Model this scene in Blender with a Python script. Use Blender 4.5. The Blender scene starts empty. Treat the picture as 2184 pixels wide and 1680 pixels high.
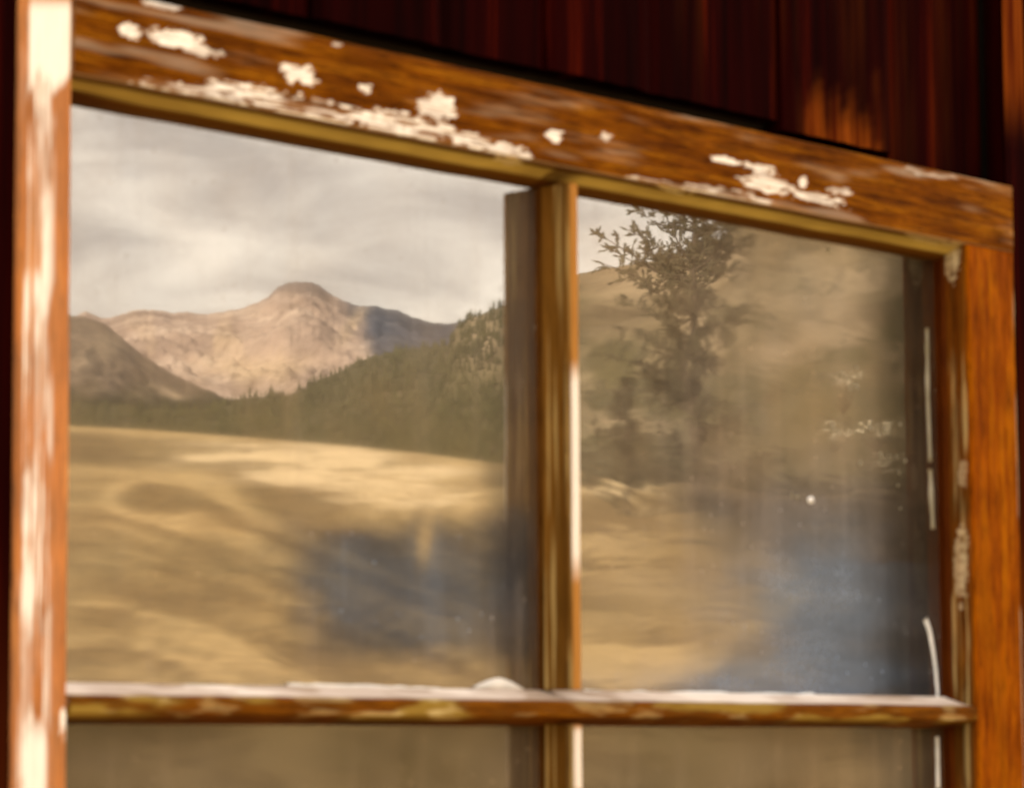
import bpy, math, random
import numpy as np
from mathutils import Matrix, Vector

# ------------------------------------------------------------------ camera, sky, sun, exposure
scene = bpy.context.scene
EYE = 1.55                                   # camera height above the yard
FPX, CX, CY = 7142.0, 1092.0, 840.0          # focal length and centre in a 2184 x 1680 frame
R = np.array([[0.67160276, -0.07574622, -0.73702934],
              [-0.74088502, -0.07705543, -0.66719701],
              [-0.00625445, 0.99414535, -0.10786988]])      # columns: right, up, back
CAM = np.array([-1.54992, -1.88693, EYE])
cam_data = bpy.data.cameras.new('camera')
cam = bpy.data.objects.new('camera', cam_data)
scene.collection.objects.link(cam)
M = Matrix([list(R[0]) + [CAM[0]], list(R[1]) + [CAM[1]], list(R[2]) + [CAM[2]], [0, 0, 0, 1]])
cam.matrix_world = M
cam_data.sensor_width = 36.0
cam_data.lens = 36.0 * FPX / 2184.0
cam_data.clip_start = 0.05
cam_data.clip_end = 60000
cam_data.dof.use_dof = True
cam_data.dof.focus_distance = 900.0
cam_data.dof.aperture_fstop = 22.0
scene.camera = cam

SUN_DIR = np.array([-0.955, 0.21, 0.0])      # towards the sun: just behind the plane of the wall
SUN_EL = math.radians(27)
SUN_DIR = SUN_DIR / np.linalg.norm(SUN_DIR) * math.cos(SUN_EL)
SUN_DIR[2] = math.sin(SUN_EL)

world = bpy.data.worlds.new('World')
scene.world = world
world.use_nodes = True
nt = world.node_tree
for n in list(nt.nodes):
    nt.nodes.remove(n)


def N(tree, typ, **kw):
    n = tree.nodes.new(typ)
    for k, v in kw.items():
        setattr(n, k, v)
    return n


wout = N(nt, 'ShaderNodeOutputWorld')
wbg = N(nt, 'ShaderNodeBackground')
wsky = N(nt, 'ShaderNodeTexSky', sky_type='NISHITA', sun_disc=False)
wsky.sun_elevation = SUN_EL
wsky.sun_rotation = math.atan2(SUN_DIR[0], SUN_DIR[1])
wsky.air_density = 1.2
wsky.dust_density = 3.0
wtc = N(nt, 'ShaderNodeTexCoord')
wmap = N(nt, 'ShaderNodeMapping')
wmap.inputs['Scale'].default_value = (1.0, 1.0, 2.6)
wn = N(nt, 'ShaderNodeTexNoise')
wn.inputs['Scale'].default_value = 17.0
wn.inputs['Detail'].default_value = 6.0
wn.inputs['Roughness'].default_value = 0.5
wn.inputs['Distortion'].default_value = 0.5
wramp = N(nt, 'ShaderNodeValToRGB')
wramp.color_ramp.elements[0].position = 0.34
wramp.color_ramp.elements[0].color = (3.15, 2.6, 2.18, 1)
wramp.color_ramp.elements[1].position = 0.64
wramp.color_ramp.elements[1].color = (6.0, 5.2, 4.3, 1)
wmix = N(nt, 'ShaderNodeMixRGB')
wmix.inputs[0].default_value = 0.88          # nearly closed, softly lit cloud cover
nt.links.new(wtc.outputs['Generated'], wmap.inputs['Vector'])
nt.links.new(wmap.outputs[0], wn.inputs['Vector'])
nt.links.new(wn.outputs['Fac'], wramp.inputs[0])
nt.links.new(wsky.outputs[0], wmix.inputs[1])
nt.links.new(wramp.outputs[0], wmix.inputs[2])
nt.links.new(wmix.outputs[0], wbg.inputs[0])
wbg.inputs[1].default_value = 0.145
nt.links.new(wbg.outputs[0], wout.inputs[0])

sun_data = bpy.data.lights.new('sun', 'SUN')
sun_data.energy = 3.0
sun_data.angle = math.radians(2.0)
sun_data.color = (1.0, 0.86, 0.66)
sun = bpy.data.objects.new('sun', sun_data)
scene.collection.objects.link(sun)
sun.rotation_euler = Vector(SUN_DIR).to_track_quat('Z', 'Y').to_euler()
sun.location = (0, 0, 30)

scene.render.engine = 'CYCLES'
scene.view_settings.view_transform = 'Standard'
scene.view_settings.look = 'None'
scene.view_settings.exposure = 1.72
scene.view_settings.gamma = 1.0
scene.view_settings.use_curve_mapping = False

# ------------------------------------------------------------------ helpers
GLASS_Y = 0.040                              # outer face of the panes; the sash face is y = 0
rng = random.Random(7)


def project(P):
    """World points -> coordinates in the 2184 x 1680 frame."""
    d = np.asarray(P, float) - CAM
    c = d @ R
    return CX + FPX * c[..., 0] / -c[..., 2], CY - FPX * c[..., 1] / -c[..., 2]


def ray(x, y):
    return R @ np.array([x - CX, CY - y, -FPX])


FWD_AZ = math.atan2(-R[1, 2], -R[0, 2])


def azel(x, y):
    """Bearing to the right of the camera axis and tangent of elevation."""
    w = ray(x, y)
    return FWD_AZ - math.atan2(w[1], w[0]), w[2] / math.hypot(w[0], w[1])


def mirror(P):
    """The country lies in front of the wall: places seen in the panes, folded about the glass."""
    P = np.array(P, float)
    P[..., 1] = 2 * GLASS_Y - P[..., 1]
    return P


def polar(az, r, z):
    a = FWD_AZ - az
    return np.stack([CAM[0] + r * np.cos(a), CAM[1] + r * np.sin(a), z + 0 * az], -1)


def hash2(ix, iy, seed):
    h = (ix.astype(np.int64) * 374761393 + iy.astype(np.int64) * 668265263 + seed * 1442695041) & 0xFFFFFFFF
    h = ((h ^ (h >> 13)) * 1274126177) & 0xFFFFFFFF
    h = h ^ (h >> 16)
    return (h & 0xFFFFFF) / float(0xFFFFFF)


def vnoise(x, y, seed=0):
    x, y = np.broadcast_arrays(np.asarray(x, float), np.asarray(y, float))
    ix, iy = np.floor(x), np.floor(y)
    fx, fy = x - ix, y - iy
    fx = fx * fx * (3 - 2 * fx)
    fy = fy * fy * (3 - 2 * fy)
    a, b = hash2(ix, iy, seed), hash2(ix + 1, iy, seed)
    c, d = hash2(ix, iy + 1, seed), hash2(ix + 1, iy + 1, seed)
    return (a + (b - a) * fx) * (1 - fy) + (c + (d - c) * fx) * fy


def fbm(x, y, octv=4, seed=0, gain=0.5):
    s, a, t = 0, 1.0, 0
    for o in range(octv):
        s = s + a * vnoise(np.asarray(x) * 2 ** o, np.asarray(y) * 2 ** o, seed + o * 17)
        t += a
        a *= gain
    return s / t


def sst(a, b, x):
    t = np.clip((x - a) / (b - a), 0, 1)
    return t * t * (3 - 2 * t)


def link_mesh(name, verts, faces, mat=None, parent=None, smooth=False, attrs=None):
    me = bpy.data.meshes.new(name)
    verts = np.asarray(verts, float)
    me.from_pydata(verts.tolist(), [], faces if isinstance(faces, list) else faces.tolist())
    if attrs:
        for k, v in attrs.items():
            v = np.asarray(v, float)
            if v.ndim == 1:
                a = me.attributes.new(k, 'FLOAT', 'POINT')
                a.data.foreach_set('value', v)
            else:
                a = me.attributes.new(k, 'FLOAT_COLOR', 'POINT')
                a.data.foreach_set('color', np.concatenate([v, np.ones((len(v), 1))], 1).ravel())
    if smooth:
        me.polygons.foreach_set('use_smooth', [True] * len(me.polygons))
    if mat:
        me.materials.append(mat)
    me.update()
    o = bpy.data.objects.new(name, me)
    scene.collection.objects.link(o)
    o.parent = parent
    return o


def empty(name, loc=(0, 0, 0)):
    o = bpy.data.objects.new(name, None)
    o.empty_display_size = 0.1
    scene.collection.objects.link(o)
    o.location = loc
    return o


def tag(o, label=None, cat=None, group=None, kind=None):
    for k, v in (('label', label), ('category', cat), ('group', group), ('kind', kind)):
        if v:
            o[k] = v
    return o


def grid_faces(nu, nv):
    i = np.arange(nu * nv).reshape(nu, nv)
    return np.stack([i[:-1, :-1].ravel(), i[1:, :-1].ravel(), i[1:, 1:].ravel(), i[:-1, 1:].ravel()], 1)


class Mesh:
    """Collects tubes, spindles and leaf faces into one mesh."""

    def __init__(self):
        self.v, self.f = [], []

    def tube(self, pts, rad, sides=5):
        pts = [Vector(p) for p in pts]
        rings = []
        for i, p in enumerate(pts):
            d = (pts[min(i + 1, len(pts) - 1)] - pts[max(i - 1, 0)]).normalized()
            a = d.orthogonal().normalized()
            b = d.cross(a)
            base = len(self.v)
            for k in range(sides):
                t = 2 * math.pi * k / sides
                self.v.append(tuple(p + (a * math.cos(t) + b * math.sin(t)) * rad[i]))
            rings.append(base)
        for r0, r1 in zip(rings, rings[1:]):
            for k in range(sides):
                self.f.append((r0 + k, r0 + (k + 1) % sides, r1 + (k + 1) % sides, r1 + k))
        self.f.append(tuple(rings[-1] + k for k in range(sides)))

    def spindle(self, p, q, w):
        p, q = Vector(p), Vector(q)
        d = q - p
        a = d.orthogonal().normalized() * w
        b = d.normalized().cross(a)
        m = p + d * 0.55
        i = len(self.v)
        self.v += [tuple(p), tuple(m + a), tuple(m + b), tuple(m - a), tuple(m - b), tuple(q)]
        for k in range(4):
            n = 1 + (k + 1) % 4
            self.f += [(i, i + 1 + k, i + n), (i + 5, i + n, i + 1 + k)]

    def leaf(self, p, d, s, up):
        p, d, up = Vector(p), Vector(d), Vector(up)
        side = d.cross(up).normalized() * s * 0.42
        i = len(self.v)
        self.v += [tuple(p), tuple(p + d * s * 0.5 + side), tuple(p + d * s), tuple(p + d * s * 0.5 - side)]
        self.f.append((i, i + 1, i + 2, i + 3))

    def build(self, name, mat, parent=None, smooth=False):
        return link_mesh(name, self.v, self.f, mat, parent, smooth)


def rdir(r=rng):
    while True:
        v = Vector((r.uniform(-1, 1), r.uniform(-1, 1), r.uniform(-1, 1)))
        if 0.05 < v.length < 1:
            return v.normalized()


# ------------------------------------------------------------------ materials
def mat_new(name):
    m = bpy.data.materials.new(name)
    m.use_nodes = True
    t = m.node_tree
    b = t.nodes['Principled BSDF']
    return m, t, b


def ramp(t, fac, stops):
    r = N(t, 'ShaderNodeValToRGB')
    e = r.color_ramp.elements
    while len(e) < len(stops):
        e.new(0.5)
    for i, (p, c) in enumerate(stops):
        e[i].position = p
        e[i].color = (*c, 1)
    t.links.new(fac, r.inputs[0])
    return r.outputs[0]


def noise(t, scale, detail=4, mapscale=None, rot=None, coord='Object', rough=0.55, dist=0.0):
    tc = N(t, 'ShaderNodeTexCoord')
    mp = N(t, 'ShaderNodeMapping')
    if mapscale:
        mp.inputs['Scale'].default_value = mapscale
    if rot:
        mp.inputs['Rotation'].default_value = rot
    n = N(t, 'ShaderNodeTexNoise')
    n.inputs['Scale'].default_value = scale
    n.inputs['Detail'].default_value = detail
    n.inputs['Roughness'].default_value = rough
    n.inputs['Distortion'].default_value = dist
    t.links.new(tc.outputs[coord], mp.inputs[0])
    t.links.new(mp.outputs[0], n.inputs['Vector'])
    return n.outputs['Fac']


def mixc(t, fac, a, b, mode='MIX'):
    m = N(t, 'ShaderNodeMixRGB', blend_type=mode)
    for inp, val in zip(m.inputs, (fac, a, b)):
        if hasattr(val, 'is_output') or isinstance(val, bpy.types.NodeSocket):
            t.links.new(val, inp)
        elif isinstance(val, (int, float)):
            inp.default_value = val
        else:
            inp.default_value = (*val, 1)
    return m.outputs[0]


def attr(t, name):
    a = N(t, 'ShaderNodeAttribute')
    a.attribute_name = name
    return a


def bump(t, b, h, strength, dist):
    n = N(t, 'ShaderNodeBump')
    n.inputs['Strength'].default_value = strength
    n.inputs['Distance'].default_value = dist
    t.links.new(h, n.inputs['Height'])
    t.links.new(n.outputs[0], b.inputs['Normal'])


def wood_mat(name, dark, mid, light, along, rough=0.5):
    """Bare varnished softwood with remnants of paint where the attribute says so."""
    m, t, b = mat_new(name)
    sc = {'x': (3.0, 40, 60), 'z': (60, 40, 3.0)}[along]
    g = noise(t, 2.2, 6, sc, rough=0.65, dist=0.6)
    col = ramp(t, g, [(0.3, dark), (0.5, mid), (0.72, light)])
    lines = noise(t, 9, 6, sc, rough=0.75)
    col = mixc(t, 1.0, col, ramp(t, lines, [(0.38, (0.30, 0.24, 0.2)), (0.5, (1.0, 1.0, 1.0)), (0.66, (1.25, 1.3, 1.25))]), 'MULTIPLY')
    blot = noise(t, 14, 3)
    col = mixc(t, 1.0, col, ramp(t, blot, [(0.3, (0.62, 0.55, 0.5)), (0.7, (1.15, 1.15, 1.15))]), 'MULTIPLY')
    fine = noise(t, 6, 5, sc, rough=0.7)
    pc = mixc(t, 1.0, attr(t, 'coat').outputs['Color'],
              ramp(t, fine, [(0.25, (0.86, 0.82, 0.76)), (0.5, (1.05, 1.05, 1.05))]), 'MULTIPLY')
    col = mixc(t, attr(t, 'paint').outputs['Fac'], col, pc)
    t.links.new(col, b.inputs['Base Color'])
    b.inputs['Roughness'].default_value = rough
    b.inputs['Specular IOR Level'].default_value = 0.015
    bump(t, b, g, 0.25, 0.001)
    return m


WOOD_X = wood_mat('rail_wood', (0.055, 0.013, 0.0003), (0.165, 0.050, 0.0009), (0.30, 0.120, 0.004), 'x')
WOOD_Z = wood_mat('muntin_wood', (0.10, 0.034, 0.003), (0.20, 0.080, 0.010), (0.32, 0.15, 0.03), 'z')
WOOD_L = wood_mat('left_stile_wood', (0.30, 0.080, 0.005), (0.43, 0.125, 0.012), (0.53, 0.21, 0.04), 'z')
WOOD_R = wood_mat('right_stile_wood', (0.14, 0.026, 0.0002), (0.27, 0.068, 0.0004), (0.38, 0.135, 0.001), 'z')

# dark red-brown stained boards
m, t, b = mat_new('stained_board')
g = noise(t, 1.6, 6, (22, 10, 0.7), rough=0.65, dist=0.4)
col = ramp(t, g, [(0.40, (0.005, 0.0002, 0.0002)), (0.58, (0.013, 0.0004, 0.0003)), (0.76, (0.075, 0.006, 0.0006))])
raw = ramp(t, noise(t, 2.0, 5, (45, 10, 2.0)), [(0.35, (0.10, 0.012, 0.001)), (0.65, (0.42, 0.10, 0.008))])
col = mixc(t, attr(t, 'raw').outputs['Fac'], col, raw)
t.links.new(col, b.inputs['Base Color'])
b.inputs['Roughness'].default_value = 0.75
b.inputs['Specular IOR Level'].default_value = 0.01
bump(t, b, g, 0.3, 0.002)
BOARD = m

# old window glass: part mirror, part see-through, with a film of dust, smears and blue-grey patches
m, t, b = mat_new('dusty_glass')
t.nodes.remove(b)
out = t.nodes['Material Output']
tr = N(t, 'ShaderNodeBsdfTransparent')
tr.inputs[0].default_value = (0.85, 0.88, 0.86, 1)
gl = N(t, 'ShaderNodeBsdfGlossy')
gl.inputs['Color'].default_value = (1, 0.985, 0.95, 1)
t.links.new(attr(t, 'blur').outputs['Fac'], gl.inputs['Roughness'])
df = N(t, 'ShaderNodeBsdfDiffuse')
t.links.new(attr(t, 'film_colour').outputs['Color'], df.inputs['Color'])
bp = N(t, 'ShaderNodeBump')
rp = N(t, 'ShaderNodeMath', operation='MULTIPLY')
rp.inputs[1].default_value = 0.035
t.links.new(attr(t, 'ripple').outputs['Fac'], rp.inputs[0])
t.links.new(rp.outputs[0], bp.inputs['Strength'])
bp.inputs['Distance'].default_value = 0.002
t.links.new(noise(t, 1.0, 2, (7, 1, 34), dist=0.8), bp.inputs['Height'])
t.links.new(bp.outputs[0], gl.inputs['Normal'])
mx = N(t, 'ShaderNodeMixShader')
gm = N(t, 'ShaderNodeMath', operation='MULTIPLY')
gm.inputs[1].default_value = 0.84
t.links.new(attr(t, 'gloss').outputs['Fac'], gm.inputs[0])
t.links.new(gm.outputs[0], mx.inputs[0])
t.links.new(tr.outputs[0], mx.inputs[1])
t.links.new(gl.outputs[0], mx.inputs[2])
mx2 = N(t, 'ShaderNodeMixShader')
fm = N(t, 'ShaderNodeMath', operation='MULTIPLY')
t.links.new(attr(t, 'film').outputs['Fac'], fm.inputs[0])
sp = N(t, 'ShaderNodeMapRange')
t.links.new(noise(t, 260, 2), sp.inputs[0])
sp.inputs['From Min'].default_value = 0.3
sp.inputs['From Max'].default_value = 0.7
sp.inputs['To Min'].default_value = 0.86
sp.inputs['To Max'].default_value = 1.14
t.links.new(sp.outputs[0], fm.inputs[1])
vo = N(t, 'ShaderNodeTexVoronoi', feature='F1')
vo.inputs['Scale'].default_value = 70
vt = N(t, 'ShaderNodeTexCoord')
t.links.new(vt.outputs['Object'], vo.inputs['Vector'])
vr = N(t, 'ShaderNodeMapRange')
t.links.new(vo.outputs['Distance'], vr.inputs[0])
vr.inputs['From Min'].default_value = 0.05
vr.inputs['From Max'].default_value = 0.16
vr.inputs['To Min'].default_value = 0.30
vr.inputs['To Max'].default_value = 0.0
sparse = N(t, 'ShaderNodeMath', operation='GREATER_THAN')
sparse.inputs[1].default_value = 0.55
sx = N(t, 'ShaderNodeSeparateColor')
t.links.new(vo.outputs['Color'], sx.inputs[0])
t.links.new(sx.outputs[0], sparse.inputs[0])
sm = N(t, 'ShaderNodeMath', operation='MULTIPLY')
t.links.new(vr.outputs[0], sm.inputs[0])
t.links.new(sparse.outputs[0], sm.inputs[1])
fa = N(t, 'ShaderNodeMath', operation='MULTIPLY_ADD')
fa.inputs[1].default_value = 0.88
t.links.new(fm.outputs[0], fa.inputs[0])
t.links.new(sm.outputs[0], fa.inputs[2])
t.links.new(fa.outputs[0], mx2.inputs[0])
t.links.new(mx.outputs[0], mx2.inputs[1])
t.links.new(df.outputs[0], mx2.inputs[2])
t.links.new(mx2.outputs[0], out.inputs[0])
GLASS = m


def plain(name, stops, scale, rough=0.8, detail=5, mapscale=None, rot=None, coord='Object', b_s=0, b_d=0.01):
    m, t, b = mat_new(name)
    g = noise(t, scale, detail, mapscale, rot, coord)
    t.links.new(ramp(t, g, stops), b.inputs['Base Color'])
    b.inputs['Roughness'].default_value = rough
    b.inputs['Specular IOR Level'].default_value = 0.15
    if b_s:
        bump(t, b, g, b_s, b_d)
    return m


PAINT = plain('old_white_paint', [(0.3, (0.60, 0.60, 0.58)), (0.7, (0.78, 0.77, 0.73))], 60, 0.5)
SPECK = plain('blue_white_paint', [(0.3, (0.62, 0.68, 0.72)), (0.7, (0.80, 0.82, 0.84))], 60, 0.5)
PUTTY = plain('grey_putty', [(0.3, (0.20, 0.185, 0.12)), (0.7, (0.34, 0.33, 0.27))], 30, 0.7)
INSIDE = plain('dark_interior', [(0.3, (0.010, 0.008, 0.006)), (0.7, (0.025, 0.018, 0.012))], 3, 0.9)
BARK = plain('bark', [(0.3, (0.06, 0.046, 0.034)), (0.7, (0.13, 0.10, 0.072))], 6, 0.9, mapscale=(1, 1, 0.2))
NEEDLE = plain('needles', [(0.3, (0.070, 0.062, 0.037)), (0.7, (0.14, 0.120, 0.072))], 2.5)
SHRUBL = plain('shrub_leaves', [(0.3, (0.10, 0.092, 0.056)), (0.7, (0.20, 0.18, 0.115))], 3)
HEDGEL = plain('hedge_leaves', [(0.3, (0.035, 0.034, 0.018)), (0.7, (0.08, 0.072, 0.04))], 3)
PALE = plain('pale_dry_leaves', [(0.3, (0.66, 0.58, 0.42)), (0.7, (0.82, 0.76, 0.60))], 9)
CONIF = plain('forest_crowns', [(0.3, (0.045, 0.045, 0.018)), (0.7, (0.10, 0.09, 0.04))], 0.02, mapscale=(1, 1, 1))

# meadow: dry grass with mown swaths
m, t, b = mat_new('dry_meadow')
sw = noise(t, 0.22, 5, (2.4, 0.20, 0.0), rot=(0, 0, math.radians(24)), rough=0.6, dist=1.4)
col = ramp(t, sw, [(0.28, (0.19, 0.135, 0.064)), (0.5, (0.265, 0.188, 0.088)), (0.72, (0.37, 0.265, 0.125))])
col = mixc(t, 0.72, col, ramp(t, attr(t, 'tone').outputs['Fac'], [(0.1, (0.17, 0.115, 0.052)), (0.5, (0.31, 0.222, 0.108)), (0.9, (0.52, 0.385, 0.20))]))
bl = noise(t, 0.06, 4)
col = mixc(t, 1.0, col, ramp(t, bl, [(0.35, (0.68, 0.70, 0.66)), (0.65, (1.12, 1.1, 1.05))]), 'MULTIPLY')
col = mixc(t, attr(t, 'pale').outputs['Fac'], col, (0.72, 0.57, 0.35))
col = mixc(t, attr(t, 'dark_ground').outputs['Fac'], col, (0.055, 0.048, 0.028))  # darker meadow colour towards the right of each pane
fi = noise(t, 1.6, 7, rough=0.7)
col = mixc(t, 1.0, col, ramp(t, fi, [(0.3, (0.6, 0.6, 0.58)), (0.7, (1.35, 1.33, 1.3))]), 'MULTIPLY')
t.links.new(col, b.inputs['Base Color'])
b.inputs['Roughness'].default_value = 0.95
b.inputs['Specular IOR Level'].default_value = 0.05
bump(t, b, sw, 0.15, 0.3)
MEADOW = m


def slope_mat(name, cols, green, sc, ms=(1, 1, 1)):
    m, t, b = mat_new(name)
    g = noise(t, sc, 6, ms, rough=0.6, dist=0.4)
    col = ramp(t, g, [(0.32, cols[0]), (0.5, cols[1]), (0.68, cols[2])])
    col = mixc(t, attr(t, 'wood_and_shade').outputs['Fac'], col,
               ramp(t, noise(t, sc * 3, 5), [(0.3, green[0]), (0.7, green[1])]))
    col = mixc(t, attr(t, 'bare_and_lit').outputs['Fac'], col, (0.52, 0.40, 0.27))
    col = mixc(t, 1.0, col, ramp(t, noise(t, sc * 5, 6, rough=0.7, dist=1.0), [(0.3, (0.72, 0.70, 0.68)), (0.5, (1, 1, 1)), (0.7, (1.2, 1.2, 1.2))]), 'MULTIPLY')
    t.links.new(col, b.inputs['Base Color'])
    b.inputs['Roughness'].default_value = 0.95
    b.inputs['Specular IOR Level'].default_value = 0.05
    return m


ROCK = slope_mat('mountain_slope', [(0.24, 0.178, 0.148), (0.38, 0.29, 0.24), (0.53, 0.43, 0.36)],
                 [(0.042, 0.052, 0.080), (0.075, 0.080, 0.10)], 0.006)  # blue-grey pair: shade of the right shoulder, held in the colour
RIDGE = slope_mat('ridge_slope', [(0.13, 0.098, 0.07), (0.19, 0.142, 0.10), (0.26, 0.195, 0.14)],
                  [(0.03, 0.033, 0.016), (0.06, 0.056, 0.028)], 0.012)
HILL = slope_mat('hillside_grass', [(0.085, 0.066, 0.038), (0.15, 0.115, 0.066), (0.25, 0.195, 0.115)],
                 [(0.055, 0.050, 0.022), (0.10, 0.088, 0.042)], 0.022, (0.5, 0.5, 2.2))

# ------------------------------------------------------------------ the country in front of the wall
CREST_R = 110.0
fx = [(-900, 1000), (-300, 900), (60, 902), (160, 908), (300, 915), (500, 930), (700, 946), (900, 966), (1000, 980),
      (1090, 990), (1240, 1008), (1400, 1028), (1700, 1052), (1950, 1062), (2300, 1070), (3000, 1030), (4000, 1090)]
F_AZ = np.array([azel(*p)[0] for p in fx])
F_EL = np.array([azel(*p)[1] for p in fx])


def crest_z(az):
    return EYE + CREST_R * np.interp(az, F_AZ, F_EL)


def field_z(az, r):
    zc = crest_z(az)
    tt = np.clip((r - 6) / (CREST_R - 6), 0, None)
    # rising meadow, rounded at the crest, then falling away behind
    up = zc * np.clip(tt, 0, 1) ** 1.10
    rr = np.maximum(r - CREST_R, 0)
    down = -0.16 * np.minimum(rr, 90) * sst(0, 25, rr)
    amp = 0.16 * sst(8, 30, r) * (1 - sst(85, 105, r))
    x, y = r * np.sin(az), r * np.cos(az)
    return up + down + amp * (fbm(x / 9, y / 9, 3, 5) - 0.5) * 2


az_f = np.radians(np.concatenate([np.linspace(-180, -14, 46)[:-1], np.linspace(-14, 14, 225), np.linspace(14, 180, 46)[1:]]))
r_f = np.concatenate([[0.01, 2, 4, 6, 8, 10], np.arange(11, 120, 0.9), [125, 132, 140, 155, 175, 200, 260, 400, 800, 1600, 3500, 8000, 20000]])
A, RR = np.meshgrid(az_f, r_f, indexing='ij')
Z = field_z(A, RR)
V = polar(A, RR, Z)
px, py = project(V)
vis = (np.abs(A) < math.radians(14)) & (RR < 118)
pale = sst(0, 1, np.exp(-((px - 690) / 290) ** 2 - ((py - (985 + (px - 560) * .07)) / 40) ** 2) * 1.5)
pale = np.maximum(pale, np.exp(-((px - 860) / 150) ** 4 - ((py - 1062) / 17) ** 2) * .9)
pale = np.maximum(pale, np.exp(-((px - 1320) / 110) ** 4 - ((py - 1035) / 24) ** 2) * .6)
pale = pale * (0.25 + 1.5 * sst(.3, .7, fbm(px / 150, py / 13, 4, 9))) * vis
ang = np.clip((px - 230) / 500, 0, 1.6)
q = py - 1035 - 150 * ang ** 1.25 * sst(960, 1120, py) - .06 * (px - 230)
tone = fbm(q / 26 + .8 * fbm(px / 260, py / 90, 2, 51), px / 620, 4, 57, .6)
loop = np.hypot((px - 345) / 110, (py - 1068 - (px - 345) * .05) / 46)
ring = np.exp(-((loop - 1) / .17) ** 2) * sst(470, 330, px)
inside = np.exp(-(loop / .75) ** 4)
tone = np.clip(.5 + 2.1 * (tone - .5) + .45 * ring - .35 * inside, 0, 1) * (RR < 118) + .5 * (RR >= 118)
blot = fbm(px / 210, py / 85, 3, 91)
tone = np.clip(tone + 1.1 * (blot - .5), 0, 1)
dark_ground = sst(1000, 1090, px + 60 * (fbm(py / 20, px / 40, 3, 4) - .5)) * (1 - sst(1130, 1230, px)) * vis
edge = sst(1370, 1480, px - (py - 1050) * .75) * vis
dark_ground = np.clip(np.maximum(dark_ground * .6, edge * .8) * (0.5 + fbm(px / 70, py / 25, 3, 2)), 0, .95)
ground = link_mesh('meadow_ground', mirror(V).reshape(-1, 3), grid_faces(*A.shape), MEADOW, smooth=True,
                   attrs={'tone': tone.ravel(), 'pale': np.clip(pale, 0, 1).ravel(), 'dark_ground': dark_ground.ravel()})
tag(ground, 'rising golden dry meadow with mown swaths seen in the window panes', None, None, 'structure')


def relief(name, line, r0, r1, r2, low, mat, label, prof=0.8, rough=0.3, scale=1.0, seed=1, colour=None,
           a0=-40, a1=40, fine=(-9.5, 9.5), nf=330, nr=70, octv=5, gain=.55):
    """A range whose skyline follows the given line; spurs and gullies below it."""
    la = np.array([azel(*p)[0] for p in line])
    le = np.array([azel(*p)[1] for p in line])
    az = np.radians(np.concatenate([np.linspace(a0, fine[0], 40)[:-1], np.linspace(*fine, nf), np.linspace(fine[1], a1, 40)[1:]]))
    rs = np.concatenate([np.linspace(r0, r1, nr), np.linspace(r1, r2, 14)[1:]])
    A, RR = np.meshgrid(az, rs, indexing='ij')
    top = np.interp(A, la, le)
    top = top + (fbm(A * 900, A * 0, 3, seed) - .5) * 0.0006
    tt = np.clip((RR - r0) / (r1 - r0), 0, 1)
    x, y = RR * np.sin(A) / scale, RR * np.cos(A) / scale
    w = fbm(x * .6, y * .6, 2, seed + 40) * 2
    g = 1 - np.abs(2 * fbm(x + w, y * .45 + w, octv, seed, gain) - 1)
    tan = low + (top - low) * np.clip(tt ** prof + rough * (g - .75) * (np.sin(np.pi * np.clip(tt, 0, 1)) ** .8), -.2, 1.0 - .04 * (1 - tt))
    back = np.clip((RR - r1) / (r2 - r1), 0, 1)
    tan = tan * (1 - back ** 1.3 * 1.05)
    Zr = EYE + RR * tan
    Vr = polar(A, RR, Zr)
    px, py = project(Vr)
    at = {'wood_and_shade': np.zeros(A.size), 'bare_and_lit': np.zeros(A.size)}
    if colour:
        wv, bv = colour(px, py, A, RR, g)
        at = {'wood_and_shade': np.clip(wv, 0, 1).ravel(), 'bare_and_lit': np.clip(bv, 0, 1).ravel()}
    o = link_mesh(name, mirror(Vr).reshape(-1, 3), grid_faces(*A.shape), mat, smooth=True, attrs=at)
    tag(o, label, None, None, 'structure')
    return (az, rs, Zr)


def mt_colour(px, py, A, RR, g):
    n = fbm(px / 60, py / 60, 4, 3)
    wood_and_shade = sst(745, 790, px + 60 * (n - .5) - (py - 700) * .35) * .9  # right shoulder in shade, painted blue-grey through this mask
    wood_and_shade = np.maximum(wood_and_shade, .45 * sst(660, 610, py + 60 * (n - .5)))
    bare_and_lit = np.exp(-((px - 540) / 110) ** 2 - ((py - 785 + 60 * (n - .5)) / 28) ** 2) * .8
    bare_and_lit = np.maximum(bare_and_lit, .5 * sst(.55, .7, n) * np.exp(-((px - 430) / 170) ** 2 - ((py - 730) / 60) ** 2))
    bare_and_lit = np.maximum(bare_and_lit, .7 * np.exp(-((px - 765 + (py - 670) * .6) / 16) ** 2 - ((py - 690) / 40) ** 2))
    return wood_and_shade, bare_and_lit


relief('mountain', [(-1500, 640), (-600, 720), (-200, 690), (100, 690), (150, 680), (182, 664), (212, 676), (228, 680),
                    (290, 661), (330, 660), (370, 667), (402, 666), (440, 670), (480, 664),
                    (520, 656), (550, 645), (570, 634), (590, 614), (608, 604), (630, 601), (660, 602), (680, 607),
                    (700, 625), (735, 643), (770, 653), (800, 652), (830, 660), (850, 661), (880, 677), (920, 688),
                    (965, 690), (1000, 680), (1100, 690), (1500, 650), (2300, 700), (3500, 600)],
       3200, 6000, 8500, 0.072, ROCK, 'distant mountain with a rounded summit above the meadow',
       prof=.75, rough=.42, scale=420, seed=11, colour=mt_colour, nf=640, nr=190, octv=7, gain=.66)


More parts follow.
